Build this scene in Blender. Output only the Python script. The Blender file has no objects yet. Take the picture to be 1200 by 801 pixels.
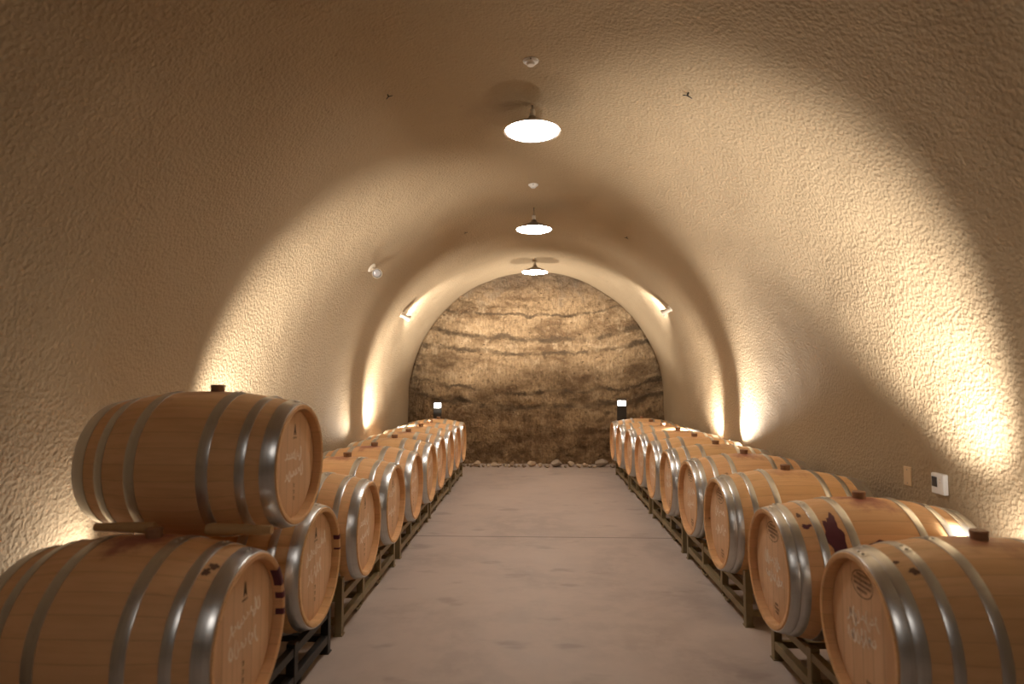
import bpy, bmesh, math, random
from mathutils import Vector, Matrix, noise

PI = math.pi
R = math.radians
sc = bpy.context.scene
C = sc.collection
random.seed(7)

CAM_H = 1.47          # eye level
WALL_R = 2.22         # radius of the vault
SPRING = 1.14         # height where the vault springs from the upright walls
BACK_Y = 10.65
FRONT_Y = -6.0

# ------------------------------------------------------------------ helpers
def obj(name, bm, mat, parent=None, smooth=True, label=None, recalc=True):
    if recalc:
        bmesh.ops.recalc_face_normals(bm, faces=bm.faces[:])
    me = bpy.data.meshes.new(name)
    bm.to_mesh(me)
    bm.free()
    if smooth:
        for p in me.polygons:
            p.use_smooth = True
    me.materials.append(mat)
    o = bpy.data.objects.new(name, me)
    C.objects.link(o)
    if parent is not None:
        o.parent = parent
    if label:
        o['label'] = label
    return o

def tag(o, label, cat, group=None):
    o['label'] = label
    o['category'] = cat
    if group:
        o['group'] = group
    return o

def thing(name, label, cat, loc=(0, 0, 0), rot=(0, 0, 0), group=None):
    o = bpy.data.objects.new(name, None)
    C.objects.link(o)
    o.empty_display_size = 0.1
    o.location = loc
    o.rotation_euler = rot
    return tag(o, label, cat, group)

def struct(name, bm, mat, smooth=True, recalc=True):
    o = obj(name, bm, mat, None, smooth, None, recalc)
    o['kind'] = 'structure'
    return o

def autosmooth(o, ang=40):
    o.data.set_sharp_from_angle(angle=R(ang))
    return o

def copy_tree(o, parent=None):
    c = o.copy()
    C.objects.link(c)
    c.parent = parent
    for ch in list(o.children):
        copy_tree(ch, c)
    return c

def add_box(bm, x0, x1, y0, y1, z0, z1, bevel=0.0):
    m = Matrix.Translation(((x0 + x1) / 2, (y0 + y1) / 2, (z0 + z1) / 2)) @ \
        Matrix.Diagonal((abs(x1 - x0), abs(y1 - y0), abs(z1 - z0), 1))
    r = bmesh.ops.create_cube(bm, size=1.0, matrix=m)
    if bevel > 0:
        es = set()
        for v in r['verts']:
            for e in v.link_edges:
                es.add(e)
        bmesh.ops.bevel(bm, geom=list(es), offset=bevel, segments=2, profile=0.6, affect='EDGES')

def add_tube(bm, p, q, r0, r1=None, seg=12, cap=True):
    """a round bar from p to q"""
    if r1 is None:
        r1 = r0
    p, q = Vector(p), Vector(q)
    d = q - p
    m = Matrix.Translation((p + q) / 2) @ d.to_track_quat('Z', 'Y').to_matrix().to_4x4()
    bmesh.ops.create_cone(bm, cap_ends=cap, cap_tris=False, segments=seg, radius1=r0, radius2=r1,
                          depth=d.length, matrix=m)

def add_lathe(bm, prof, seg=48, axis='Z', closed=False, mat=None):
    """revolve (radius, height) points about an axis"""
    rings = []
    for (r, h) in prof:
        ring = []
        if r < 1e-6:
            v = Vector((0, 0, h))
            ring = [bm.verts.new(conv(v, axis, mat))]
        else:
            for i in range(seg):
                a = 2 * PI * i / seg
                ring.append(bm.verts.new(conv(Vector((r * math.cos(a), r * math.sin(a), h)), axis, mat)))
        rings.append(ring)
    pairs = list(zip(rings[:-1], rings[1:]))
    if closed:
        pairs.append((rings[-1], rings[0]))
    for a, b in pairs:
        for i in range(seg):
            j = (i + 1) % seg
            if len(a) == 1 and len(b) == 1:
                continue
            if len(a) == 1:
                bm.faces.new((a[0], b[j], b[i]))
            elif len(b) == 1:
                bm.faces.new((a[i], a[j], b[0]))
            else:
                bm.faces.new((a[i], a[j], b[j], b[i]))

def conv(v, axis, mat=None):
    if axis == 'X':
        v = Vector((v.z, v.x, v.y))
    if mat is not None:
        v = mat @ v
    return v

# ------------------------------------------------------------------ node helpers
class NT:
    def __init__(self, name):
        self.m = bpy.data.materials.new(name)
        self.m.use_nodes = True
        self.t = self.m.node_tree
        self.b = self.t.nodes['Principled BSDF']
        self.tc = None

    def n(self, typ, **kw):
        nd = self.t.nodes.new(typ)
        for k, v in kw.items():
            setattr(nd, k, v)
        return nd

    def put(self, sock, v):
        if hasattr(v, 'is_output'):
            self.t.links.new(v, sock)
        elif v is not None:
            if isinstance(v, (tuple, list)) and sock.type == 'RGBA' and len(v) == 3:
                v = (*v, 1)
            sock.default_value = v

    def coord(self, which='Object'):
        if self.tc is None:
            self.tc = self.n('ShaderNodeTexCoord')
        return self.tc.outputs[which]

    def math(self, op, a, b=None, c=None, clamp=False):
        nd = self.n('ShaderNodeMath', operation=op, use_clamp=clamp)
        self.put(nd.inputs[0], a)
        if b is not None:
            self.put(nd.inputs[1], b)
        if c is not None:
            self.put(nd.inputs[2], c)
        return nd.outputs[0]

    def mapr(self, v, a, b, c=0.0, d=1.0, smooth=True):
        nd = self.n('ShaderNodeMapRange')
        if smooth:
            nd.interpolation_type = 'SMOOTHSTEP'
        self.put(nd.inputs[0], v)
        for i, x in enumerate((a, b, c, d)):
            self.put(nd.inputs[i + 1], x)
        return nd.outputs[0]

    def scale(self, vec, s):
        nd = self.n('ShaderNodeMapping')
        self.put(nd.inputs['Vector'], vec)
        nd.inputs['Scale'].default_value = s
        return nd.outputs[0]

    def noise(self, vec, s, detail=3.0, rough=0.55, dist=0.0, color=False):
        nd = self.n('ShaderNodeTexNoise')
        self.put(nd.inputs['Vector'], vec)
        nd.inputs['Scale'].default_value = s
        nd.inputs['Detail'].default_value = detail
        nd.inputs['Roughness'].default_value = rough
        nd.inputs['Distortion'].default_value = dist
        return nd.outputs['Color' if color else 'Fac']

    def voro(self, vec, s, feature='F1'):
        nd = self.n('ShaderNodeTexVoronoi', feature=feature)
        self.put(nd.inputs['Vector'], vec)
        nd.inputs['Scale'].default_value = s
        return nd.outputs['Distance']

    def mix(self, f, a, b, mode='MIX'):
        nd = self.n('ShaderNodeMix', data_type='RGBA', blend_type=mode)
        self.put(nd.inputs[0], f)
        self.put(nd.inputs[6], a)
        self.put(nd.inputs[7], b)
        return nd.outputs[2]

    def sep(self, vec):
        nd = self.n('ShaderNodeSeparateXYZ')
        self.put(nd.inputs[0], vec)
        return nd.outputs

    def comb(self, x, y, z):
        nd = self.n('ShaderNodeCombineXYZ')
        for i, v in enumerate((x, y, z)):
            self.put(nd.inputs[i], v)
        return nd.outputs[0]

    def bump(self, h, strength=0.5, dist=0.01, prev=None):
        nd = self.n('ShaderNodeBump')
        nd.inputs['Strength'].default_value = strength
        nd.inputs['Distance'].default_value = dist
        self.put(nd.inputs['Height'], h)
        if prev is not None:
            self.put(nd.inputs['Normal'], prev)
        return nd.outputs[0]

    def out(self, color=None, rough=None, metal=None, normal=None, spec=None):
        if color is not None:
            self.put(self.b.inputs['Base Color'], color)
        if rough is not None:
            self.put(self.b.inputs['Roughness'], rough)
        if metal is not None:
            self.put(self.b.inputs['Metallic'], metal)
        if normal is not None:
            self.put(self.b.inputs['Normal'], normal)
        if spec is not None:
            self.put(self.b.inputs['Specular IOR Level'], spec)
        return self.m

def plain(name, color, rough=0.5, metal=0.0, var=0.12, nscale=20):
    t = NT(name)
    f = t.noise(t.coord(), nscale, 3)
    dark = tuple(c * (1 - var) for c in color)
    lite = tuple(min(1, c * (1 + var)) for c in color)
    return t.out(t.mix(f, dark, lite), rough, metal)

def emis(name, color, strength):
    t = NT(name)
    t.put(t.b.inputs['Base Color'], (0.8, 0.8, 0.8))
    t.put(t.b.inputs['Emission Color'], color)
    t.b.inputs['Emission Strength'].default_value = strength
    return t.m

# ------------------------------------------------------------------ materials
def mat_shotcrete():
    t = NT('shotcrete')
    co = t.coord()
    big = t.noise(co, 0.9, 4, 0.6)
    mid = t.noise(co, 9, 4, 0.6)
    fine = t.noise(co, 52, 3, 0.65)
    pit = t.voro(co, 46)
    col = t.mix(big, (0.335, 0.248, 0.150), (0.38, 0.286, 0.178))
    col = t.mix(t.mapr(mid, 0.35, 0.75), col, (0.36, 0.268, 0.166))
    spots = t.mapr(t.noise(co, 17, 2, 0.5), 0.70, 0.78)
    col = t.mix(t.math('MULTIPLY', spots, 0.5), col, (0.26, 0.18, 0.11))
    mid2 = t.noise(co, 27, 4, 0.65)
    grit = t.noise(co, 75, 2, 0.6)
    h = t.math('ADD', t.math('MULTIPLY', fine, 0.8), t.math('MULTIPLY', mid2, 0.9))
    h = t.math('ADD', h, t.math('MULTIPLY', pit, 0.6))
    h = t.math('ADD', h, t.math('MULTIPLY', grit, 0.3))
    nm = t.bump(h, 0.62, 0.012)
    return t.out(col, 0.9, 0, nm, 0.2)

def mat_rock():
    t = NT('cut_rock')
    co = t.coord()
    s = t.sep(co)
    warp = t.math('MULTIPLY', t.math('SUBTRACT', t.noise(co, 1.6, 5, 0.6), 0.5), 0.34)
    sag = t.math('MULTIPLY', t.math('MULTIPLY', s[0], s[0]), 0.055)
    z = t.math('SUBTRACT', t.math('ADD', s[2], warp), sag)
    band = t.noise(t.comb(t.math('MULTIPLY', s[0], 0.30), 0.0, z), 3.2, 6, 0.66)
    tool = t.noise(t.scale(co, (30, 30, 8)), 1.0, 4, 0.65)
    blot = t.noise(co, 3.6, 7, 0.72)
    grit = t.noise(co, 22, 5, 0.7)
    col = t.mix(t.mapr(band, 0.36, 0.60), (0.17, 0.10, 0.048), (0.43, 0.285, 0.15))
    col = t.mix(t.mapr(blot, 0.50, 0.66, 0, 0.8), col, (0.55, 0.39, 0.225))
    col = t.mix(t.mapr(blot, 0.47, 0.33, 0, 0.85), col, (0.10, 0.058, 0.028))
    col = t.mix(t.mapr(grit, 0.46, 0.30, 0, 0.85), col, (0.085, 0.05, 0.025))
    col = t.mix(t.mapr(grit, 0.56, 0.70, 0, 0.5), col, (0.58, 0.42, 0.26))
    holes = t.voro(t.scale(co, (1.0, 1.0, 1.5)), 5.5)
    col = t.mix(t.mapr(t.math('ADD', holes, t.math('MULTIPLY', grit, 0.25)), 0.17, 0.27, 0.85, 0), col, (0.07, 0.042, 0.022))
    # darker towards the crown of the face
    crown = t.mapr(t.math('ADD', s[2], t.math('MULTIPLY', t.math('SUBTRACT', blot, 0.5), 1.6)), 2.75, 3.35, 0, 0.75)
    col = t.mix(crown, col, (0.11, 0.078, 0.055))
    # dark broken bedding seams
    brk = t.mapr(t.noise(t.scale(co, (1.0, 1.0, 0.4)), 3.1, 4, 0.6), 0.36, 0.58, 0.25, 0.95)
    for zz, w in ((0.98, 0.040), (1.24, 0.024), (1.93, 0.030), (2.20, 0.040), (2.62, 0.020)):
        d = t.math('ABSOLUTE', t.math('SUBTRACT', z, zz))
        d = t.math('ADD', d, t.math('MULTIPLY', t.math('SUBTRACT', grit, 0.5), 0.10))
        seam = t.math('MULTIPLY', t.mapr(d, w * 0.3, w * 1.9, 1.0, 0), brk)
        col = t.mix(seam, col, (0.085, 0.055, 0.03))
    col = t.mix(t.mapr(tool, 0.35, 0.62, 0.5, 0), col, (0.15, 0.09, 0.045))
    h = t.math('ADD', t.math('MULTIPLY', tool, 0.7), t.math('MULTIPLY', blot, 0.8))
    h = t.math('ADD', h, t.math('MULTIPLY', grit, 0.8))
    h = t.math('ADD', h, t.math('MULTIPLY', band, 0.7))
    nm = t.bump(h, 1.0, 0.075)
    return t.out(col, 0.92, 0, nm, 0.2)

def mat_concrete():
    t = NT('polished_concrete')
    co = t.coord()
    s = t.sep(co)
    big = t.noise(co, 0.9, 5, 0.6, 0.4)
    mid = t.noise(co, 5, 5, 0.65)
    col = t.mix(t.mapr(big, 0.3, 0.7), (0.36, 0.292, 0.25), (0.475, 0.39, 0.335))
    col = t.mix(t.mapr(mid, 0.38, 0.66, 0, 0.6), col, (0.50, 0.41, 0.352))
    # scattered brown drip stains
    st = t.mapr(t.noise(t.scale(co, (1.6, 3.2, 1)), 1.4, 3, 0.5), 0.60, 0.72, 0, 0.32)
    col = t.mix(st, col, (0.15, 0.115, 0.10))
    # saw-cut control joint across the aisle and one hairline lengthwise
    j = t.mapr(t.math('ABSOLUTE', t.math('SUBTRACT', s[1], 5.83)), 0.004, 0.016, 0.75, 0)
    col = t.mix(j, col, (0.07, 0.06, 0.055))
    rough = t.mapr(mid, 0.3, 0.7, 0.48, 0.62)
    nm = t.bump(t.noise(co, 60, 3), 0.08, 0.004)
    return t.out(col, rough, 0, nm, 0.35)

def mat_staves():
    t = NT('oak_staves')
    co = t.coord()
    s = t.sep(co)
    ang = t.math('ARCTAN2', s[1], s[2])
    N = 30
    u = t.math('MULTIPLY', t.math('ADD', ang, PI), N / (2 * PI))
    idx = t.math('FLOOR', u)
    fr = t.math('SUBTRACT', u, idx)
    oi = t.n('ShaderNodeObjectInfo').outputs['Random']
    wn = t.n('ShaderNodeTexWhiteNoise', noise_dimensions='2D')
    t.put(wn.inputs['Vector'], t.comb(idx, t.math('MULTIPLY', oi, 37.0), 0.0))
    rnd = wn.outputs['Value']
    grain = t.noise(t.comb(t.math('MULTIPLY', s[0], 2.2), t.math('MULTIPLY', s[1], 30),
                           t.math('ADD', t.math('MULTIPLY', s[2], 30), t.math('MULTIPLY', oi, 50))), 1.6, 4, 0.6)
    col = t.mix(rnd, (0.66, 0.40, 0.18), (0.75, 0.47, 0.235))
    col = t.mix(t.mapr(grain, 0.35, 0.75, 0, 0.5), col, (0.52, 0.30, 0.13))
    tint = t.mapr(oi, 0.0, 1.0, 0.0, 0.35, smooth=False)
    col = t.mix(tint, col, (0.74, 0.40, 0.22))
    # knots
    kn = t.mapr(t.noise(t.comb(t.math('MULTIPLY', s[0], 9), t.math('MULTIPLY', s[1], 14),
                               t.math('ADD', t.math('MULTIPLY', s[2], 14), t.math('MULTIPLY', oi, 91))), 1.0, 2), 0.74, 0.80, 0, 0.7)
    col = t.mix(kn, col, (0.12, 0.055, 0.025))
    # dark stave joints
    e = t.math('MINIMUM', fr, t.math('SUBTRACT', 1.0, fr))
    line = t.mapr(e, 0.004, 0.022, 0.42, 0)
    col = t.mix(line, col, (0.16, 0.085, 0.035))
    # wine spilt round the bung hole
    dx = t.math('MULTIPLY', s[0], 0.85)
    d = t.math('SQRT', t.math('ADD', t.math('MULTIPLY', dx, dx), t.math('MULTIPLY', s[1], s[1])))
    d = t.math('ADD', d, t.math('MULTIPLY', t.math('SUBTRACT', t.noise(t.comb(s[0], s[1], t.math('MULTIPLY', oi, 77)), 9, 4, 0.6), 0.5), 0.34))
    up = t.mapr(s[2], 0.15, 0.25)
    amt = t.mapr(oi, 0.1, 0.9, 0.30, 0.85)
    st = t.math('MULTIPLY', t.math('MULTIPLY', t.mapr(d, 0.15, 0.02), up), amt)
    col = t.mix(st, col, (0.27, 0.075, 0.06))
    # soaked bands of red on some staves
    nm = t.bump(t.math('SUBTRACT', t.math('MULTIPLY', grain, 0.25), line), 0.35, 0.004)
    return t.out(col, t.mapr(grain, 0.3, 0.7, 0.42, 0.58), 0, nm, 0.35)

def mat_head():
    t = NT('oak_head')
    co = t.coord()
    s = t.sep(co)
    oi = t.n('ShaderNodeObjectInfo').outputs['Random']
    wob = t.math('MULTIPLY', t.noise(t.comb(0.0, 0.0, t.math('MULTIPLY', oi, 9)), 1.0), 0.3)
    u = t.math('ADD', t.math('MULTIPLY', s[1], 1 / 0.072), wob)
    idx = t.math('FLOOR', u)
    fr = t.math('SUBTRACT', u, idx)
    wn = t.n('ShaderNodeTexWhiteNoise', noise_dimensions='2D')
    t.put(wn.inputs['Vector'], t.comb(idx, t.math('MULTIPLY', oi, 53.0), 0.0))
    grain = t.noise(t.comb(0.0, t.math('MULTIPLY', s[1], 55), t.math('ADD', t.math('MULTIPLY', s[2], 2.5), t.math('MULTIPLY', oi, 40))), 1.0, 4, 0.6)
    col = t.mix(wn.outputs['Value'], (0.68, 0.435, 0.26), (0.77, 0.51, 0.32))
    col = t.mix(t.mapr(grain, 0.35, 0.75, 0, 0.45), col, (0.58, 0.355, 0.20))
    smear = t.mapr(t.noise(t.comb(0.0, t.math('MULTIPLY', s[1], 9), t.math('ADD', t.math('MULTIPLY', s[2], 3), t.math('MULTIPLY', oi, 23))), 1.0, 3), 0.5, 0.75, 0, 0.4)
    col = t.mix(smear, col, (0.74, 0.52, 0.36))
    e = t.math('MINIMUM', fr, t.math('SUBTRACT', 1.0, fr))
    line = t.mapr(e, 0.008, 0.03, 0.6, 0)
    col = t.mix(line, col, (0.20, 0.11, 0.06))
    nm = t.bump(t.math('SUBTRACT', t.math('MULTIPLY', grain, 0.2), line), 0.3, 0.003)
    return t.out(col, 0.55, 0, nm, 0.3)

def mat_hoop():
    t = NT('galvanised_hoop')
    co = t.coord()
    s = t.sep(co)
    br = t.noise(t.scale(co, (120, 4, 4)), 1.0, 3, 0.6)
    sp = t.noise(co, 16, 4, 0.6)
    col = t.mix(br, (0.55, 0.545, 0.53), (0.74, 0.735, 0.72))
    col = t.mix(t.mapr(sp, 0.5, 0.75, 0, 0.35), col, (0.45, 0.445, 0.435))
    return t.out(col, t.mapr(sp, 0.3, 0.7, 0.29, 0.36), 0.95)

M = {}
M['shot'] = mat_shotcrete()
M['rock'] = mat_rock()
M['conc'] = mat_concrete()
M['stave'] = mat_staves()
M['head'] = mat_head()
M['hoop'] = mat_hoop()
M['bung'] = plain('oak_bung', (0.26, 0.135, 0.07), 0.6, 0, 0.3, 60)
M['rack'] = plain('olive_powder_coat', (0.235, 0.18, 0.092), 0.45, 0.1, 0.2, 25)
M['rack_black'] = plain('black_powder_coat', (0.022, 0.019, 0.017), 0.45, 0.1, 0.2, 25)
M['ink'] = plain('branding_ink', (0.035, 0.022, 0.015), 0.8, 0, 0.3, 80)
M['stamp'] = plain('burnt_stamp', (0.07, 0.036, 0.02), 0.8, 0, 0.3, 80)
M['chalk'] = plain('white_chalk', (0.90, 0.78, 0.66), 0.95, 0, 0.08, 90)
M['wine'] = plain('dried_wine', (0.085, 0.010, 0.024), 0.5, 0, 0.3, 30)
M['smudge'] = plain('dark_smudge', (0.14, 0.065, 0.03), 0.7, 0, 0.3, 50)
M['pole'] = plain('pale_timber', (0.46, 0.29, 0.13), 0.6, 0, 0.15, 40)
M['white'] = plain('white_plastic', (0.82, 0.80, 0.77), 0.35, 0, 0.03, 10)
M['cream'] = plain('cream_enamel', (0.72, 0.64, 0.52), 0.4, 0, 0.05, 10)
M['tan'] = plain('tan_plastic', (0.62, 0.44, 0.25), 0.5, 0, 0.05, 10)
M['grey_metal'] = plain('grey_metal', (0.30, 0.25, 0.21), 0.4, 0.7, 0.08, 20)
M['dark'] = plain('dark_metal', (0.035, 0.028, 0.022), 0.5, 0.3, 0.2, 20)
M['lcd'] = plain('dark_display', (0.025, 0.025, 0.03), 0.15, 0, 0.1, 10)
M['glass'] = plain('lens_glass', (0.75, 0.76, 0.80), 0.1, 0.4, 0.05, 10)
M['lamp'] = emis('pendant_glow', (1.0, 0.93, 0.86), 68.0)
M['flood'] = emis('flood_glow', (1.0, 0.93, 0.86), 9.0)
M['stone_a'] = plain('pale_stone', (0.50, 0.38, 0.26), 0.9, 0, 0.2, 18)
M['stone_b'] = plain('brown_stone', (0.27, 0.19, 0.12), 0.9, 0, 0.25, 18)
M['stone_c'] = plain('grey_stone', (0.34, 0.27, 0.20), 0.9, 0, 0.2, 18)
for k in ('stone_a', 'stone_b', 'stone_c'):
    pass

# ------------------------------------------------------------------ the cave
def vault_offset(p):
    n1 = noise.noise(Vector((p.x * 1.3, p.y * 1.3, p.z * 1.3)))
    n2 = noise.noise(Vector((p.x * 4.1 + 7, p.y * 4.1, p.z * 4.1)))
    n3 = noise.noise(Vector((p.x * 11 + 3, p.y * 11, p.z * 11)))
    return 0.018 * n1 + 0.007 * n2 + 0.0025 * n3

def rise(y):
    """the crown climbs a little towards the entrance"""
    return 0.025 * max(0.0, BACK_Y - y)

def section(s, y=BACK_Y):
    """arc-length parameter -> (x, z, normal) of the tunnel section, s in 0..1 left floor to right floor"""
    total = 2 * SPRING + PI * WALL_R
    d = s * total
    if d < SPRING:
        return -WALL_R, d, Vector((1, 0, 0))
    if d > total - SPRING:
        return WALL_R, total - d, Vector((-1, 0, 0))
    a = PI - (d - SPRING) / WALL_R
    return WALL_R * math.cos(a), SPRING + (WALL_R + rise(y)) * math.sin(a), Vector((-math.cos(a), 0, -math.sin(a)))

def vault_piece(d0, d1):
    total = 2 * SPRING + PI * WALL_R
    na = max(2, round((d1 - d0) / 0.055))
    ny = round((BACK_Y - FRONT_Y) / 0.06)
    bm = bmesh.new()
    g = []
    for j in range(ny + 1):
        y = FRONT_Y + (BACK_Y - FRONT_Y) * j / ny
        row = []
        for i in range(na + 1):
            x, z, n = section((d0 + (d1 - d0) * i / na) / total, y)
            p = Vector((x, y, z))
            row.append(bm.verts.new(p + n * vault_offset(p)))
        g.append(row)
    # turned lip at the far end
    row = []
    for i in range(na + 1):
        x, z, n = section((d0 + (d1 - d0) * i / na) / total)
        row.append(bm.verts.new(Vector((x, BACK_Y + 0.05, z)) - n * 0.12))
    g.append(row)
    for a, b in zip(g[:-1], g[1:]):
        for i in range(na):
            bm.faces.new((a[i], a[i + 1], b[i + 1], b[i]))
    return bm

T_LEN = 2 * SPRING + PI * WALL_R
struct('wall_left', vault_piece(0, SPRING), M['shot'])
struct('ceiling', vault_piece(SPRING, T_LEN - SPRING), M['shot'])
struct('wall_right', vault_piece(T_LEN - SPRING, T_LEN), M['shot'])

# rock face at the far end
def rock_height(x, z):
    p = Vector((x, 3.3, z))
    sag = 0.055 * x * x
    zz = z - sag + 0.10 * noise.noise(Vector((x * 1.1, 0, z * 1.1)))
    h = 0.10 * noise.noise(p * 0.9) + 0.045 * noise.noise(p * 2.7) + 0.030 * noise.noise(p * 7.0) + 0.016 * noise.noise(p * 17.0)
    # stepped bedding: every layer stands proud at its top and undercuts at its foot
    for z0, dep in ((0.98, 0.07), (1.30, 0.05), (1.93, 0.05), (2.25, 0.06), (2.75, 0.04)):
        t = (zz - z0) / 0.28
        if 0 < t < 1:
            h -= dep * (1 - t) * (0.6 + 0.6 * noise.noise(Vector((x * 1.7, z0, 1))))
    return h

bm = bmesh.new()
nx, nz = 190, 142
g = []
for j in range(nz + 1):
    z = -0.02 + 3.56 * j / nz
    g.append([bm.verts.new(((-2.4 + 4.8 * i / nx), BACK_Y + 0.17 - rock_height(-2.4 + 4.8 * i / nx, z), z)) for i in range(nx + 1)])
for a, b in zip(g[:-1], g[1:]):
    for i in range(nx):
        bm.faces.new((a[i], a[i + 1], b[i + 1], b[i]))
struct('wall_back', bm, M['rock'])

bm = bmesh.new()
add_box(bm, -2.4, 2.4, FRONT_Y - 0.2, FRONT_Y, 0, 4.0)
struct('wall_front', bm, M['shot'], False)
bm = bmesh.new()
add_box(bm, -2.45, 2.45, FRONT_Y - 0.2, BACK_Y + 0.3, -0.12, 0)
struct('floor', bm, M['conc'], False)

# ------------------------------------------------------------------ barrels
BL = 0.84                  # barrel length (left row; the right row is longer)
BR = 0.345                 # bilge radius
HR = 0.282                 # radius at the ends

def prof_r(x):
    return BR - (BR - HR) * (abs(x) / (BL / 2)) ** 1.9

def bm_body():
    bm = bmesh.new()
    h = BL / 2
    prof = []
    depth = 0.042
    prof += [(HR - 0.024, -h + depth), (HR - 0.023, -h + 0.003), (HR - 0.019, -h), (HR - 0.004, -h), (prof_r(h) - 0.001, -h + 0.003)]
    n = 28
    for i in range(1, n):
        x = -h + 0.004 + (BL - 0.008) * i / n
        prof.append((prof_r(x), x))
    prof += [(prof_r(h) - 0.001, h - 0.003), (HR - 0.004, h), (HR - 0.019, h), (HR - 0.023, h - 0.003), (HR - 0.024, h - depth)]
    add_lathe(bm, prof, 90, 'X')
    return bm

def bm_head(side):
    bm = bmesh.new()
    h = BL / 2
    x = side * (h - 0.034)
    rr = HR - 0.0235
    prof = [(0, x), (rr * 0.5, x), (rr - 0.022, x), (rr, x - side * 0.007), (rr, x - side * 0.014)]
    add_lathe(bm, prof, 72, 'X')
    return bm

def bm_hoop(xc, w, lap=0.0):
    """one riveted steel band following the curve of the staves"""
    bm = bmesh.new()
    a, b = xc - w / 2, xc + w / 2
    t = 0.0032
    prof = [(prof_r(a) - 0.002, a), (prof_r(a) + t * 0.8, a), (prof_r(a + 0.003) + t, a + 0.002),
            (prof_r(xc) + t, xc), (prof_r(b - 0.003) + t, b - 0.002), (prof_r(b) + t * 0.8, b), (prof_r(b) - 0.002, b)]
    add_lathe(bm, prof, 90, 'X')
    # overlapped end of the band with two rivets
    a0, a1 = lap - 0.10, lap + 0.10
    g = []
    for i in range(9):
        an = a0 + (a1 - a0) * i / 8
        sh = 0.4 + 0.6 * (1 - (abs(i - 4) / 4) ** 4)
        row = []
        for xx in (a + 0.002, xc, b - 0.002):
            r = prof_r(xx) + t + 0.0028 * sh
            row.append(bm.verts.new((xx, r * math.sin(an), r * math.cos(an))))
        g.append(row)
    for p, q in zip(g[:-1], g[1:]):
        for i in range(2):
            bm.faces.new((p[i], p[i + 1], q[i + 1], q[i]))
    return bm

def bm_rivet(xc, an):
    bm = bmesh.new()
    d = Vector((0, math.sin(an), math.cos(an)))
    m = Matrix.Translation(Vector((xc, 0, 0)) + d * (prof_r(xc) + 0.0062)) @ d.to_track_quat('Z', 'Y').to_matrix().to_4x4() @ Matrix.Diagonal((1, 1, 0.5, 1))
    bmesh.ops.create_uvsphere(bm, u_segments=10, v_segments=6, radius=0.007, matrix=m)
    return bm

def add_hoop(parent, xc, w, lap):
    h = obj('hoop', bm_hoop(xc, w, lap), M['hoop'], parent)
    if xc > 0:
        for da in (-0.05, 0.05):
            obj('rivet', bm_rivet(xc, lap + da), M['hoop'], h)
    return h

def bm_bung():
    bm = bmesh.new()
    r = BR
    add_lathe(bm, [(0, r - 0.004), (0.029, r - 0.004), (0.029, r + 0.012), (0.031, r + 0.028), (0.028, r + 0.032), (0.012, r + 0.032), (0, r + 0.031)], 24, 'Z')
    return bm

def ribbon(bm, pts, w, x, taper=True):
    """a flat chalk or ink stroke lying on the head, points are (y, z)"""
    n = len(pts)
    L = []
    for i, (y, z) in enumerate(pts):
        a = Vector(pts[max(0, i - 1)])
        b = Vector(pts[min(n - 1, i + 1)])
        d = (b - a)
        if d.length < 1e-6:
            d = Vector((1, 0))
        d.normalize()
        nn = Vector((-d.y, d.x))
        ww = w * (0.55 + 0.45 * math.sin(PI * (i + 0.5) / n)) if taper else w
        L.append((bm.verts.new((x, y + nn.x * ww / 2, z + nn.y * ww / 2)), bm.verts.new((x, y - nn.x * ww / 2, z - nn.y * ww / 2))))
    for p, q in zip(L[:-1], L[1:]):
        bm.faces.new((p[0], q[0], q[1], p[1]))

def face_x():
    return BL / 2 - 0.034 + 0.0008

def bm_chalk(seed, flip=1):
    """two lines of loose handwriting in chalk"""
    rd = random.Random(seed)
    bm = bmesh.new()
    for line in range(2):
        z0 = 0.055 - line * 0.105 + rd.uniform(-0.02, 0.02)
        y = -0.12 + rd.uniform(0, 0.03)
        slope = rd.uniform(-0.05, 0.25)
        while y < 0.10 + rd.uniform(-0.03, 0.03):
            hgt = rd.choice((0.022, 0.028, 0.05, 0.07))
            wd = rd.uniform(0.014, 0.03)
            ph = rd.uniform(0, 6)
            pts = []
            for i in range(9):
                f = i / 8
                yy = y + wd * f + 0.008 * math.sin(f * 9 + ph)
                zz = z0 + slope * (y + 0.1) + hgt * 0.5 * math.sin(f * 5.5 + ph)
                pts.append((flip * yy, zz))
            ribbon(bm, pts, rd.uniform(0.006, 0.012), face_x())
            y += wd + rd.uniform(0.0, 0.014)
    return bm

def bm_tower_brand():
    """small burnt-in pointed emblem with a short line of lettering below"""
    bm = bmesh.new()
    z0 = 0.135
    k = 0.85
    for s in (-1, 1):
        q = [(0.0 * s, 0.062), (0.0022 * s, 0.062), (0.016 * s, 0.0), (0.007 * s, 0.0), (0.0015 * s, 0.022)]
        bm.faces.new([bm.verts.new((face_x(), k * y, z0 + k * z)) for y, z in q])
    q = [(-0.009, 0.020), (0.009, 0.020), (0.011, 0.013), (-0.011, 0.013)]
    bm.faces.new([bm.verts.new((face_x() + 0.0002, k * y, z0 + k * z)) for y, z in q])
    for i in range(7):
        y = -0.021 + i * 0.0065
        ribbon(bm, [(y, z0 - 0.008), (y + 0.001, z0 - 0.017)], 0.0028, face_x(), False)
    return bm

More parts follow.
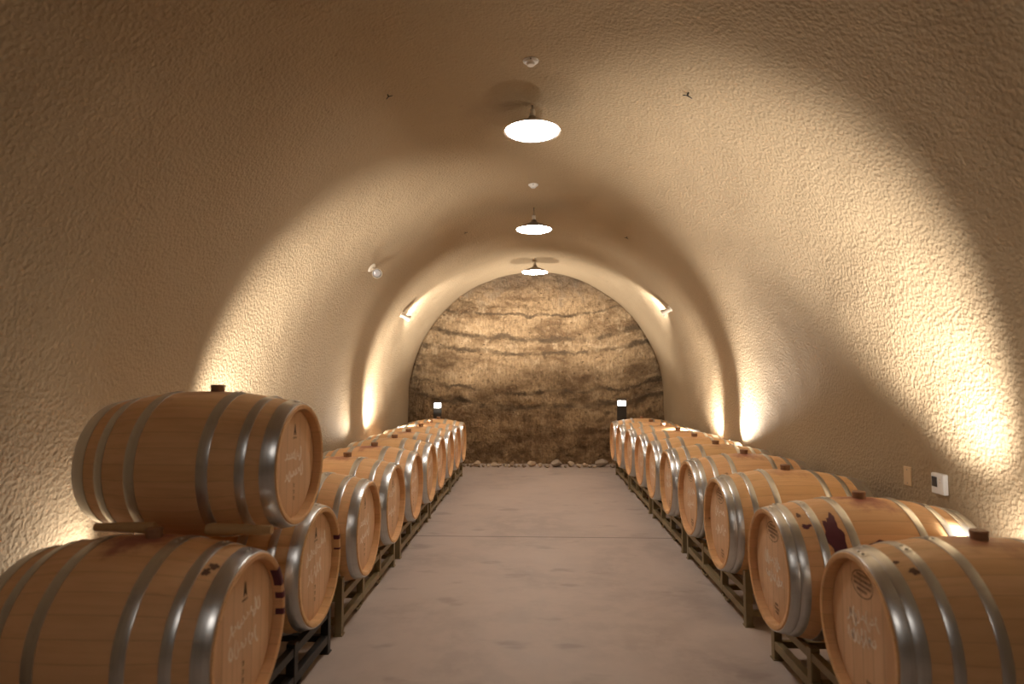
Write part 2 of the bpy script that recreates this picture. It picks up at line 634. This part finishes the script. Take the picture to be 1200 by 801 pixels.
def bm_oval_stamp():
    """oval burnt stamp of small lettering near the top of the head"""
    bm = bmesh.new()
    cz = 0.175
    rd = random.Random(5)
    for row, (zz, half) in enumerate(((0.030, 0.036), (0.012, 0.058), (-0.006, 0.058), (-0.024, 0.036))):
        y = -half
        while y < half:
            w = rd.uniform(0.006, 0.012)
            ribbon(bm, [(y, cz + zz + 0.006), (y + w * 0.4, cz + zz - 0.006), (y + w * 0.8, cz + zz + 0.005)], 0.0042, face_x(), False)
            y += w + 0.0025
    pts = [(0.074 * math.cos(a), cz + 0.047 * math.sin(a)) for a in [2 * PI * i / 28 for i in range(29)]]
    ribbon(bm, pts, 0.003, face_x(), False)
    return bm

def bm_foot_mark(kind):
    bm = bmesh.new()
    if kind == 'right':
        for z, a in ((-0.165, 0.020), (-0.185, 0.026), (-0.203, 0.018)):
            y = -a
            while y < a:
                ribbon(bm, [(y + 0.03, z + 0.006), (y + 0.033, z - 0.006)], 0.004, face_x(), False)
                y += 0.0085
    else:
        for z in (-0.105, -0.135, -0.165):
            ribbon(bm, [(-0.008, z + 0.006), (0.004, z + 0.008), (0.0, z - 0.006), (-0.006, z - 0.004)], 0.005, face_x(), False)
    return bm

def bm_patch(outline, lift=0.0011, nx=14, na=14):
    """a stain lying on the staves: outline(x, angle) -> inside?"""
    x0, x1, a0, a1, inside = outline
    bm = bmesh.new()
    nx, na = 36, 48
    V = {}
    def vert(i, j):
        if (i, j) not in V:
            x = x0 + (x1 - x0) * i / nx
            a = a0 + (a1 - a0) * j / na
            r = prof_r(x) + lift
            V[(i, j)] = bm.verts.new((x, r * math.sin(a), r * math.cos(a)))
        return V[(i, j)]
    for i in range(nx):
        for j in range(na):
            x = x0 + (x1 - x0) * (i + 0.5) / nx
            a = a0 + (a1 - a0) * (j + 0.5) / na
            if inside(x, a):
                bm.faces.new((vert(i, j), vert(i + 1, j), vert(i + 1, j + 1), vert(i, j + 1)))
    return bm

def make_barrel(side):
    root = thing('wine_barrel', 'oak wine barrel', 'barrel')
    piv = root
    up = BR
    parts = []
    parts.append(autosmooth(obj('stave_body', bm_body(), M['stave'], piv), 45))
    parts.append(obj('head', bm_head(1), M['head'], piv))
    autosmooth(parts[-1], 30)
    parts.append(obj('head', bm_head(-1), M['head'], piv))
    autosmooth(parts[-1], 30)
    for sx in (1, -1):
        if side == 'right':
            parts.append(add_hoop(piv, sx * (BL / 2 - 0.026), 0.042, 0.05))
            parts.append(add_hoop(piv, sx * (BL / 2 - 0.068), 0.040, -0.2))
            parts.append(add_hoop(piv, sx * BL * 0.318, 0.034, 0.12))
            parts.append(add_hoop(piv, sx * BL * 0.172, 0.036, -0.08))
        else:
            parts.append(add_hoop(piv, sx * (BL / 2 - 0.034), 0.056, 0.05))
            parts.append(add_hoop(piv, sx * BL * 0.340, 0.036, 0.12))
            parts.append(add_hoop(piv, sx * BL * 0.174, 0.044, -0.08))
    for p in parts:
        if p.name.startswith('hoop'):
            autosmooth(p, 40)
            p['label'] = 'galvanised steel hoop'
    b = obj('bung', bm_bung(), M['bung'], piv)
    b.location.x = 0.035 if side == 'left' else 0.0
    b.location.z = -0.0005 if side == 'left' else 0.0
    autosmooth(b, 40)
    if side == 'right':
        obj('head_stamp', bm_oval_stamp(), M['stamp'], piv, False)
        obj('foot_mark', bm_foot_mark('right'), M['stamp'], piv, False)
    else:
        obj('head_brand', bm_tower_brand(), M['ink'], piv, False)
        obj('foot_mark', bm_foot_mark('left'), M['stamp'], piv, False)
    for ch in root.children:           # the empty stands at the barrel's lowest point
        ch.location.z += up
    return root

ORD = ['nearest', 'second', 'third', 'fourth', 'fifth', 'sixth', 'seventh', 'eighth', 'ninth', 'farthest']
AXIS_Z = 0.546
protoL = make_barrel('left')
BL_LEFT, BL_RIGHT = 0.84, 0.91
BL = BL_RIGHT
protoR = make_barrel('right')
chalks = {}
def add_chalk(root, seed, flip=1):
    if seed not in chalks:
        chalks[seed] = obj('chalk_writing', bm_chalk(seed, 1), M['chalk'], root, False)
        chalks[seed].location.z = BR
        return chalks[seed]
    c = chalks[seed].copy()
    C.objects.link(c)
    c.parent = root
    return c

def patch(root, name, outline, mat, label=None):
    o = obj(name, bm_patch(outline), mat, root, True, label)
    o.location.z = BR
    return o

def blob(xc, ac, rx, ra, seed, rag=0.35):
    def f(x, a):
        u, v = (x - xc) / rx, (a - ac) / ra
        th = math.atan2(v, u)
        k = 1 + rag * noise.noise(Vector((math.cos(th) * 1.6 + seed, math.sin(th) * 1.6, seed * 1.7))) * 1.8
        return u * u + v * v < k * k
    return (xc - rx * 1.6, xc + rx * 1.6, ac - ra * 1.6, ac + ra * 1.6, f)

leftY = [2.25, 3.075, 3.845, 4.62, 5.37, 6.13, 6.85, 7.65, 8.37, 9.13]
leftX = [-1.030, -1.066, -1.036, -1.040, -1.032, -1.028, -1.040, -1.050, -1.053, -1.060]
rightY = [2.33, 3.11, 4.06, 4.92, 5.645, 6.38, 7.15, 7.92, 8.63, 9.40]
rightX = [1.165, 1.140, 1.165, 1.190, 1.180, 1.180, 1.190, 1.180, 1.160, 1.167]
left_note = [', rim stained red, below the stacked one', ', under the stacked barrel', ', just past the stacked barrel', '', '', '', '', '', '', ', by the rock wall']
right_note = [', cropped by the photo edge', ', with dark purple wine drips', ', with wine-stained top', '', '', '', '', '', '', ', by the rock wall']
left_b, right_b = [], []
for i in range(10):
    o = protoL if i == 0 else copy_tree(protoL)
    o.location = (leftX[i] - BL_LEFT / 2, leftY[i], AXIS_Z - BR)
    o.rotation_euler = (0, 0, R(random.uniform(-1.2, 1.2)))
    o['label'] = ('oak wine barrel, %s in the left wall row%s' % (ORD[i], left_note[i])).strip()
    o['group'] = 'wine barrels along the left wall'
    left_b.append(o)
for i in range(10):
    o = protoR if i == 0 else copy_tree(protoR)
    o.location = (rightX[i] + BL_RIGHT / 2, rightY[i], AXIS_Z - BR)
    o.rotation_euler = (0, 0, PI + R(random.uniform(-1.2, 1.2)))
    o['label'] = ('oak wine barrel, %s in the right wall row%s' % (ORD[i], right_note[i])).strip()
    o['group'] = 'wine barrels along the right wall'
    right_b.append(o)
TOPS = 0.92
top = copy_tree(protoL)
top.scale = (1.02, TOPS, TOPS)
top.location = (-1.03 - BL_LEFT * 1.02 / 2, 2.69, 1.103 - BR * TOPS)
top.rotation_euler = (0, 0, R(-1.0))
top['label'] = 'single oak wine barrel stacked on top of the two nearest left barrels'
top['group'] = 'wine barrels along the left wall'
BL = BL_LEFT
for i, o in enumerate(left_b + [top]):
    add_chalk(o, 100 + i % 4)
BL = BL_RIGHT
for i, o in enumerate(right_b):
    add_chalk(o, 200 + i % 4)

# stains and marks of single barrels
patch(right_b[1], 'wine_stain', blob(0.228, 0.86, 0.036, 0.34, 3), M['wine'], 'dark purple wine drip between two hoops')
patch(right_b[1], 'wine_stain', blob(0.335, 0.66, 0.022, 0.045, 9), M['wine'], 'small dark purple wine drip')
patch(right_b[1], 'wine_stain', blob(0.05, 1.02, 0.055, 0.09, 5), M['wine'], 'dark purple wine spot low on the side')
patch(right_b[0], 'stave_mark', blob(0.325, 0.52, 0.016, 0.05, 2), M['smudge'])
patch(right_b[0], 'stave_mark', blob(0.358, 0.36, 0.010, 0.03, 4), M['smudge'])
patch(right_b[1], 'stave_mark', blob(0.345, 0.42, 0.010, 0.05, 6), M['smudge'])
BL = BL_LEFT
patch(left_b[0], 'stave_mark', blob(0.335, -0.42, 0.018, 0.05, 8), M['smudge'])
patch(left_b[0], 'stave_mark', blob(0.322, -0.52, 0.012, 0.05, 12), M['smudge'])

# red wine marks on the end rim of the two nearest left barrels
def rim_mark(root, angs):
    for a0, a1 in angs:
        bm = bmesh.new()
        n = 10
        L = []
        h = BL / 2
        for i in range(n + 1):
            a = a0 + (a1 - a0) * i / n
            row = []
            for r, x in ((HR - 0.0248, h - 0.030), (HR - 0.0243, h - 0.003), (HR - 0.0195, h + 0.0012), (HR - 0.0038, h + 0.0012), (HR + 0.0008, h - 0.003)):
                row.append(bm.verts.new((x, r * math.sin(a), r * math.cos(a))))
            L.append(row)
        for p, q in zip(L[:-1], L[1:]):
            for k in range(4):
                bm.faces.new((p[k], p[k + 1], q[k + 1], q[k]))
        o = obj('rim_stain', bm, M['wine'], root, True)
        o.location.z = BR
rim_mark(left_b[0], ((0.86, 1.20), (1.32, 1.42), (1.58, 1.67)))
rim_mark(left_b[1], ((1.22, 1.32), (1.50, 1.54)))

# timber stacking wedges under the upper barrel
def wedge(x0, x1, y, z, r0, label, mat, dz=0.0):
    root = bpy.data.objects
    bm = bmesh.new()
    n = 14
    prev = None
    L = abs(x1 - x0)
    rings = []
    for i in range(n + 1):
        f = i / n
        rr = r0 * (1 - 0.35 * f)
        if i == 0:
            rr = r0 * 0.82
        ring = []
        for k in range(16):
            a = 2 * PI * k / 16
            ring.append(bm.verts.new(((x1 - x0) * (f if i else 0) + (0 if i else -0.006), rr * math.cos(a), rr * math.sin(a) + dz * f * f)))
        rings.append(ring)
    for a, b in zip(rings[:-1], rings[1:]):
        for k in range(16):
            bm.faces.new((a[k], a[(k + 1) % 16], b[(k + 1) % 16], b[k]))
    bm.faces.new(rings[0])
    bm.faces.new(rings[-1])
    o = obj('stacking_wedge', bm, mat, None, True)
    autosmooth(o, 50)
    o.location = (x0, y, z)
    return tag(o, label, 'wedge', 'timber wedges under the stacked barrel')

wedge(-1.283, -1.03, 2.388, 0.885, 0.026, 'pale round timber wedge between the stacked barrel and the one below, near its front end', M['pole'], 0.0)
wedge(-1.50, -1.75, 2.402, 0.886, 0.024, 'timber wedge under the back end of the stacked barrel near the wall', M['pole'], 0.0)

# ------------------------------------------------------------------ racks
def make_rack(mat, half=0.65, deep=0.65):
    """two-barrel steel rack; local +X faces the aisle, runs along Y"""
    root = thing('barrel_rack', 'rack', 'rack')
    s = 0.021
    H = 0.325
    for x in (0.0, -deep):
        ys = (-half, -half / 3, half / 3, half)
        for k, y in enumerate(ys):
            bm = bmesh.new()
            z0 = 0.0 if k in (0, 3) else 0.058
            add_box(bm, x - s, x + s, y - s, y + s, z0, H if k in (0, 3) else 0.245, 0.003)
            if k in (0, 3):
                add_box(bm, x - s - 0.006, x + s + 0.006, y - s - 0.006, y + s + 0.006, 0, 0.006)
            obj('post', bm, mat, root, False)
        bm = bmesh.new()
        add_box(bm, x - s * 0.9, x + s * 0.9, -half, half, 0.055, 0.098, 0.003)
        obj('bottom_rail', bm, mat, root, False)
        bm = bmesh.new()
        add_box(bm, x - s * 0.8, x + s * 0.8, -half, half, 0.188, 0.2275, 0.003)
        obj('top_rail', bm, mat, root, False)
        # bent fork guides below the bottom rail
        for y in (-half / 3 - 0.03, half / 3 + 0.03):
            bm = bmesh.new()
            pts = [(y - 0.085, 0.056), (y - 0.06, 0.022), (y - 0.03, 0.010), (y + 0.03, 0.010), (y + 0.06, 0.022), (y + 0.085, 0.056)]
            for p, q in zip(pts[:-1], pts[1:]):
                add_tube(bm, (x, p[0], p[1]), (x, q[0], q[1]), 0.009, seg=8)
            obj('fork_guide', bm, mat, root, True)
    for y in (-half, -half / 3, half / 3, half):
        bm = bmesh.new()
        add_box(bm, -deep, 0, y - s * 0.8, y + s * 0.8, 0.060, 0.094, 0.003)
        if abs(y) > 0.5:
            add_box(bm, -deep, 0, y - s * 0.8, y + s * 0.8, 0.190, 0.2255, 0.003)
        obj('cross_tube', bm, mat, root, False)
    return root

pair = ['first', 'second', 'third', 'fourth', 'farthest']
rack_cache = {}
for side, Y, X in (('left', leftY, leftX), ('right', rightY, rightX)):
    for k in range(5):
        yc = (Y[2 * k] + Y[2 * k + 1]) / 2
        black = side == 'left' and k == 0
        half = 0.69 if Y[2 * k + 1] - Y[2 * k] > 0.80 else 0.65
        key = (side, half, black)
        if key in rack_cache:
            o = copy_tree(rack_cache[key])
        else:
            o = rack_cache[key] = make_rack(M['rack_black'] if black else M['rack'], half, 0.65 if side == 'left' else 0.70)
        if black:
            lab = 'black steel barrel rack under the two nearest left barrels'
        else:
            lab = 'olive steel two-barrel rack, %s from the front along the %s wall' % (pair[k], side)
        if side == 'left':
            o.location = (-1.138, yc, 0)
        else:
            o.location = (1.275, yc, 0)
            o.rotation_euler = (0, 0, PI)
        o['label'] = lab
        o['group'] = 'steel barrel racks'

# ------------------------------------------------------------------ ceiling pendants
PEND = [(-0.016, 4.45, 3.323), (-0.010, 6.90, 3.19), (0.0, 9.50, 3.16), (-0.02, -1.75, 3.47)]  # last one is unseen, added behind the camera to brighten the near barrels
def make_pendant():
    t = thing('pendant_lamp', 'pendant', 'lamp')
    rr = 0.208
    bm = bmesh.new()      # thin metal shade: dish with a small neck
    prof = [(0.018, 0.115), (0.030, 0.110), (0.036, 0.085), (0.075, 0.068), (0.135, 0.044), (0.185, 0.016), (rr, 0.0), (rr + 0.004, -0.004),
            (rr - 0.003, 0.001), (0.180, 0.012), (0.130, 0.038), (0.070, 0.060), (0.0, 0.068)]
    add_lathe(bm, prof, 56)
    autosmooth(obj('shade', bm, M['grey_metal'], t), 35)
    bm = bmesh.new()
    add_lathe(bm, [(0, -0.008), (rr * 0.6, -0.007), (rr - 0.014, -0.002), (rr - 0.014, 0.002), (0, 0.003)], 56)
    obj('diffuser', bm, M['lamp'], t, label='glowing white diffuser')
    bm = bmesh.new()
    add_lathe(bm, [(0.0, 0.165), (0.019, 0.165), (0.022, 0.150), (0.022, 0.112), (0.0, 0.112)], 20)
    obj('socket', bm, M['white'], t)
    bm = bmesh.new()
    add_tube(bm, (0, 0, 0.160), (0, 0, 0.27), 0.005, seg=8)
    obj('stem', bm, M['grey_metal'], t)
    return t
p0 = make_pendant()
PL = ['round glowing pendant lamp, nearest and largest under the vault', 'round glowing pendant lamp, middle one of three under the vault',
      'round glowing pendant lamp, farthest, in front of the top of the rock wall', 'unseen pendant lamp added behind the camera to light the near barrels']
for i, p in enumerate(PEND):
    o = p0 if i == 0 else copy_tree(p0)
    o.location = p
    o['label'] = PL[i]
    o['group'] = 'pendant lamps along the crown of the vault'
    ceil = SPRING + WALL_R + rise(p[1]) + 0.01
    for ch in o.children:
        if ch.name.startswith('stem'):
            ch.scale.z = 1.0
            zt = ceil - p[2]
            me = ch.data.copy()
            ch.data = me
            for v in me.vertices:
                if v.co.z > 0.2:
                    v.co.z = zt

# round detectors on the crown of the vault
def detector(x, y, lab):
    zc = SPRING + (WALL_R + rise(y)) * math.sqrt(1 - (x / WALL_R) ** 2)
    pt = Vector((x, y, zc))
    z = zc - vault_offset(pt)
    t = thing('smoke_detector', lab, 'smoke detector', (x, y, z + 0.004), group='ceiling detectors')
    bm = bmesh.new()
    add_lathe(bm, [(0, -0.010), (0.050, -0.010), (0.052, -0.004), (0.052, 0.004), (0, 0.004)], 32)
    autosmooth(obj('base', bm, M['white'], t), 35)
    bm = bmesh.new()
    add_lathe(bm, [(0, -0.036), (0.022, -0.036), (0.028, -0.030), (0.030, -0.022), (0.040, -0.018), (0.043, -0.010), (0, -0.010)], 32)
    autosmooth(obj('sensor_cap', bm, M['white'], t), 35)
    bm = bmesh.new()
    add_tube(bm, (0, -0.045, -0.010), (0, -0.045, -0.016), 0.004, seg=8)
    obj('indicator', bm, M['dark'], t)
detector(-0.023, 3.82, 'round white smoke detector on the vault, in front of the nearest pendant lamp')
detector(-0.014, 6.12, 'small round white smoke detector between the nearest and the middle pendant lamp')

# ------------------------------------------------------------------ fixtures on the vault
def at_angle(deg, y):
    a = R(deg)
    n = Vector((-math.cos(a), 0, -math.sin(a)))
    p = Vector((WALL_R * math.cos(a), y, SPRING + (WALL_R + rise(y)) * math.sin(a)))
    return p + n * vault_offset(p), n

def spot_fixture(deg, y, aim, lab, size=1.0, glow=False):
    p, n = at_angle(deg, y)
    t = thing('wall_spotlight', lab, 'spotlight', p - n * 0.006)
    bm = bmesh.new()
    q = n.to_track_quat('Z', 'Y').to_matrix().to_4x4()
    add_lathe(bm, [(0, 0), (0.050 * size, 0), (0.050 * size, 0.014), (0.040 * size, 0.024), (0, 0.024)], 28, mat=q)
    autosmooth(obj('mount', bm, M['cream'], t), 35)
    bm = bmesh.new()
    k = n * 0.075 * size
    add_tube(bm, n * 0.02, k, 0.012 * size, seg=10)
    obj('swivel', bm, M['cream'], t)
    aim = Vector(aim).normalized()
    q2 = Matrix.Translation(k) @ aim.to_track_quat('Z', 'Y').to_matrix().to_4x4()
    bm = bmesh.new()
    s = size
    add_lathe(bm, [(0, -0.075 * s), (0.024 * s, -0.073 * s), (0.032 * s, -0.055 * s), (0.034 * s, 0.0), (0.046 * s, 0.045 * s), (0.050 * s, 0.075 * s),
                   (0.046 * s, 0.076 * s), (0.042 * s, 0.050 * s), (0.0, 0.048 * s)], 28, mat=q2)
    autosmooth(obj('lamp_head', bm, M['cream'], t), 40)
    bm = bmesh.new()
    add_lathe(bm, [(0, 0.060 * s), (0.030 * s, 0.057 * s), (0.042 * s, 0.052 * s), (0, 0.050 * s)], 24, mat=q2)
    obj('lens', bm, M['glass'], t)
    return t

spot_fixture(140.0, 6.21, (0.35, -1.0, -0.45), 'cream spotlight facing the aisle on the left side of the vault, casting a dark shadow', 1.05)
spot_fixture(146.9, 8.37, (0.75, 0.5, -0.35), 'small cream spotlight on the left side of the vault by the rock wall', 0.9)
spot_fixture(34.6, 8.24, (-0.75, 0.3, -0.35), 'small cream spotlight on the right side of the vault by the rock wall', 0.9)

# little bent wire stubs left in the shotcrete
def stub(deg, y, lab, s=1.0):
    p, n = at_angle(deg, y)
    bm = bmesh.new()
    side = Vector((-n.z, 0, n.x))
    a = -n * 0.006
    b = n * 0.022 * s
    c = b + side * 0.04 * s + Vector((0, 0.01, 0))
    d = b - side * 0.03 * s + n * 0.01
    add_tube(bm, a, b, 0.006 * s, seg=8)
    add_tube(bm, b, c, 0.005 * s, 0.003 * s, seg=8)
    add_tube(bm, b, d, 0.005 * s, 0.003 * s, seg=8)
    o = obj('wire_stub', bm, M['dark'], None, True)
    o.location = p
    tag(o, lab, 'wire stub')
stub(63.9, 3.79, 'dark bent wire stub in the vault to the right of the nearest pendant lamp', 0.9)
stub(115.2, 3.80, 'dark bent wire stub in the vault to the left of the nearest pendant lamp', 0.7)
stub(60.7, 7.12, 'tiny dark wire stub in the vault to the right of the middle pendant lamp', 0.7)
stub(112.5, 7.31, 'tiny dark wire stub in the vault to the left of the middle pendant lamp', 0.7)

# thermostat and blank plate on the right wall
def wall_x(y, z):
    return WALL_R - vault_offset(Vector((WALL_R, y, z)))

yt, zt = 3.45, 0.905
t = thing('thermostat', 'white wall thermostat with a dark display on the right wall', 'thermostat', (wall_x(yt, zt) + 0.004, yt, zt - 0.055))
bm = bmesh.new()
add_box(bm, -0.030, 0.0, -0.052, 0.052, 0.0, 0.112, 0.008)
obj('casing', bm, M['white'], t, False)
bm = bmesh.new()
add_box(bm, -0.0325, -0.029, 0.000, 0.042, 0.038, 0.092, 0.001)
obj('display', bm, M['lcd'], t, False)
bm = bmesh.new()
for z in (0.062, 0.078):
    add_box(bm, -0.0325, -0.029, -0.030, -0.020, z, z + 0.006, 0.001)
obj('button', bm, M['cream'], t, False)
yt, zt = 3.755, 0.90
bm = bmesh.new()
add_box(bm, -0.010, 0.0, -0.036, 0.036, 0.0, 0.112, 0.004)
t = thing('switch_plate', 'blank tan switch plate on the right wall beside the thermostat', 'switch plate', (wall_x(yt, zt) + 0.003, yt, zt - 0.056))
obj('plate', bm, M['tan'], t, False)
bm = bmesh.new()
for z in (0.016, 0.094):
    add_tube(bm, (-0.009, 0, z), (-0.0115, 0, z), 0.004, seg=10)
obj('screw', bm, M['grey_metal'], t, True)

# flood lamps standing in the two far corners
def flood_tower(x, y, rz, lab, h=1.18, w=0.17):
    t = thing('flood_lamp', lab, 'flood lamp', (x, y, 0), (0, 0, rz), 'flood lamps by the rock wall')
    bm = bmesh.new()
    add_box(bm, -w / 2, w / 2, -0.06, 0.06, 0.02, h - 0.11, 0.006)
    obj('housing', bm, M['dark'], t, False)
    bm = bmesh.new()
    add_box(bm, -w / 2 - 0.03, w / 2 + 0.03, -0.09, 0.09, 0, 0.02, 0.003)
    obj('foot', bm, M['dark'], t, False)
    bm = bmesh.new()
    add_box(bm, -w / 2 + 0.012, w / 2 - 0.012, -0.052, 0.05, h - 0.108, h - 0.022, 0.008)
    obj('lens', bm, M['flood'], t, False, 'bright white lens')
    bm = bmesh.new()
    v = []
    for (yy, zz) in ((-0.095, h - 0.02), (0.065, h + 0.006), (0.065, h - 0.11), (0.058, h - 0.11), (0.058, h - 0.002), (-0.095, h - 0.028)):
        v.append([bm.verts.new((-w / 2 - 0.004, yy, zz)), bm.verts.new((w / 2 + 0.004, yy, zz))])
    for i in range(6):
        a, b = v[i], v[(i + 1) % 6]
        bm.faces.new((a[0], a[1], b[1], b[0]))
    bm.faces.new([q[0] for q in v])
    bm.faces.new([q[1] for q in v])
    obj('visor', bm, M['dark'], t, False)
flood_tower(-1.58, 9.86, 0.15, 'dark upright flood lamp with a white lens behind the last left barrel', 1.13, 0.13)
flood_tower(1.385, 9.86, -0.15, 'dark upright flood lamp with a white lens behind the last right barrel', 1.17, 0.15)

# ------------------------------------------------------------------ stones along the foot of the rock wall
rd = random.Random(21)
def ordn(n):
    w = ['first', 'second', 'third', 'fourth', 'fifth', 'sixth', 'seventh', 'eighth', 'ninth', 'tenth', 'eleventh', 'twelfth', 'thirteenth',
         'fourteenth', 'fifteenth', 'sixteenth', 'seventeenth', 'eighteenth', 'nineteenth']
    if n <= 19:
        return w[n - 1]
    tens = {2: 'twenty', 3: 'thirty', 4: 'forty'}
    if n % 10 == 0:
        return {20: 'twentieth', 30: 'thirtieth', 40: 'fortieth'}[n]
    return tens[n // 10] + '-' + w[n % 10 - 1]
big = ((-1.00, 0.075), (-0.70, 0.065), (-0.06, 0.085), (0.36, 0.11), (0.60, 0.075), (1.12, 0.115))
spots = [(bx, bs, 10.47) for bx, bs in big]
tries = 0
while len(spots) < 40 and tries < 6000:
    tries += 1
    bx, bs, by = rd.uniform(-1.22, 1.32), rd.uniform(0.030, 0.062), rd.uniform(10.36, 10.52)
    if all(math.hypot(bx - q[0], by - q[2]) > (bs + q[1]) * 1.06 for q in spots):
        spots.append((bx, bs, by))
spots.sort()
mats = [('pale tan', 'stone_a'), ('brown', 'stone_b'), ('grey-brown', 'stone_c')]
for i, (x, s, ys) in enumerate(spots):
    bm = bmesh.new()
    bmesh.ops.create_icosphere(bm, subdivisions=3, radius=1.0)
    sd = Vector((rd.uniform(0, 90), rd.uniform(0, 90), rd.uniform(0, 90)))
    planes = []
    for _ in range(7):
        pn = Vector((rd.uniform(-1, 1), rd.uniform(-1, 1), rd.uniform(-1, 1))).normalized()
        planes.append((pn, rd.uniform(0.55, 0.85)))
    sx, sy, sz = s * rd.uniform(0.9, 1.0), s * rd.uniform(0.75, 1.0), s * rd.uniform(0.5, 0.8)
    for v in bm.verts:
        p = v.co.copy()
        for pn, dd in planes:
            e = p.dot(pn) - dd
            if e > 0:
                p -= pn * e
        p *= 1 + 0.16 * noise.noise(p * 2.2 + sd)
        v.co = Vector((p.x * sx, p.y * sy, p.z * sz))
    zmin = min(v.co.z for v in bm.verts)
    cname, mk = mats[rd.choice((0, 0, 1, 2, 2))] if s < 0.07 else mats[0 if s < 0.1 else 2]
    o = obj('stone', bm, M[mk], None, True)
    autosmooth(o, 28)
    o.location = (x, ys, -zmin - 0.001)
    o.rotation_euler = (0, 0, rd.uniform(0, 6))
    size = 'large' if s > 0.07 else ('small' if s < 0.045 else 'middling')
    tag(o, '%s %s stone at the foot of the rock wall, %s from the left' % (size, cname, ordn(i + 1)), 'stone', 'loose stones at the foot of the rock wall')

# ------------------------------------------------------------------ lights
WARM = (1.0, 0.935, 0.845)
def spot(name, loc, target, watts, size, blend=0.5, color=WARM, radius=0.04):
    l = bpy.data.lights.new(name, 'SPOT')
    l.energy = watts
    l.spot_size = R(size)
    l.spot_blend = blend
    l.color = color
    l.shadow_soft_size = radius
    o = bpy.data.objects.new(name, l)
    C.objects.link(o)
    o.location = loc
    d = Vector(target) - Vector(loc)
    o.rotation_euler = d.to_track_quat('-Z', 'Y').to_euler()
    return o

# uplights standing on the floor behind the barrels, close to the walls
#LIGHTS
spot('uplight_left_far', (-2.02, 7.75, 0.72), (-2.06, 8.75, 2.05), 482, 90, 1.0)
spot('uplight_left_rock', (-2.02, 8.00, 0.74), (0.5, 10.7, 2.1), 775, 70, 0.8)
spot('uplight_left_mid', (-2.05, 7.45, 0.72), (-1.95, 6.00, 1.95), 111, 84, 1.0)
spot('uplight_left_near', (-1.86, 3.46, 0.62), (-1.93, 5.85, 2.35), 796, 72, 1.0)
spot('uplight_left_front', (-2.04, 3.02, 0.50), (-2.22, 2.65, 0.80), 28, 120, 1.0)
spot('uplight_right_far', (2.10, 7.30, 0.74), (2.07, 8.25, 2.05), 482, 90, 1.0)
spot('uplight_right_rock', (2.09, 7.54, 0.76), (-0.5, 10.7, 2.1), 775, 70, 0.8)
spot('uplight_right_mid', (2.10, 6.78, 0.74), (2.14, 5.80, 1.92), 445, 76, 1.0)
spot('uplight_right_near', (1.97, 2.72, 0.66), (1.87, 3.85, 2.20), 725, 66, 1.0)
spot('uplight_right_low', (2.04, 2.72, 0.56), (2.22, 2.80, 0.90), 35, 130, 1.0)
spot('uplight_right_front', (2.06, 2.66, 0.70), (2.1, 1.75, 1.9), 117, 58, 0.9)
spot('vault_spot_left', (-1.73, 8.46, 2.33), (-1.3, 10.7, 2.7), 152, 95, 0.8)
spot('vault_spot_right', (1.70, 8.33, 2.385), (1.3, 10.7, 2.7), 152, 95, 0.8)
spot('vault_wash_left', (-1.73, 8.36, 2.36), (0.4, 7.5, 3.4), 20, 70, 0.8)
spot('vault_wash_right', (1.70, 8.23, 2.41), (-0.4, 7.5, 3.4), 20, 70, 0.8)
#END

w = bpy.data.worlds.new('cave_world')
w.use_nodes = True
w.node_tree.nodes['Background'].inputs['Color'].default_value = (0, 0, 0, 1)
sc.world = w

# ------------------------------------------------------------------ camera
cam = bpy.data.cameras.new('camera')
cam.sensor_fit = 'HORIZONTAL'
cam.sensor_width = 36
cam.lens = 714 / 1200 * 36
cam.clip_start = 0.05
cam.dof.use_dof = True
cam.dof.focus_distance = 5.2
cam.dof.aperture_fstop = 1.6
co = bpy.data.objects.new('camera', cam)
C.objects.link(co)
co.location = (0, 0, CAM_H)
co.rotation_euler = (R(90 + 3.57), 0, R(2.17))
sc.camera = co

sc.view_settings.view_transform = 'Standard'
sc.view_settings.look = 'None'
sc.view_settings.exposure = 0.0
sc.view_settings.gamma = 1.0
sc.view_settings.use_curve_mapping = False
sc.cycles.max_bounces = 12
sc.cycles.diffuse_bounces = 6
sc.cycles.use_denoising = True
sc.cycles.sample_clamp_indirect = 8.0
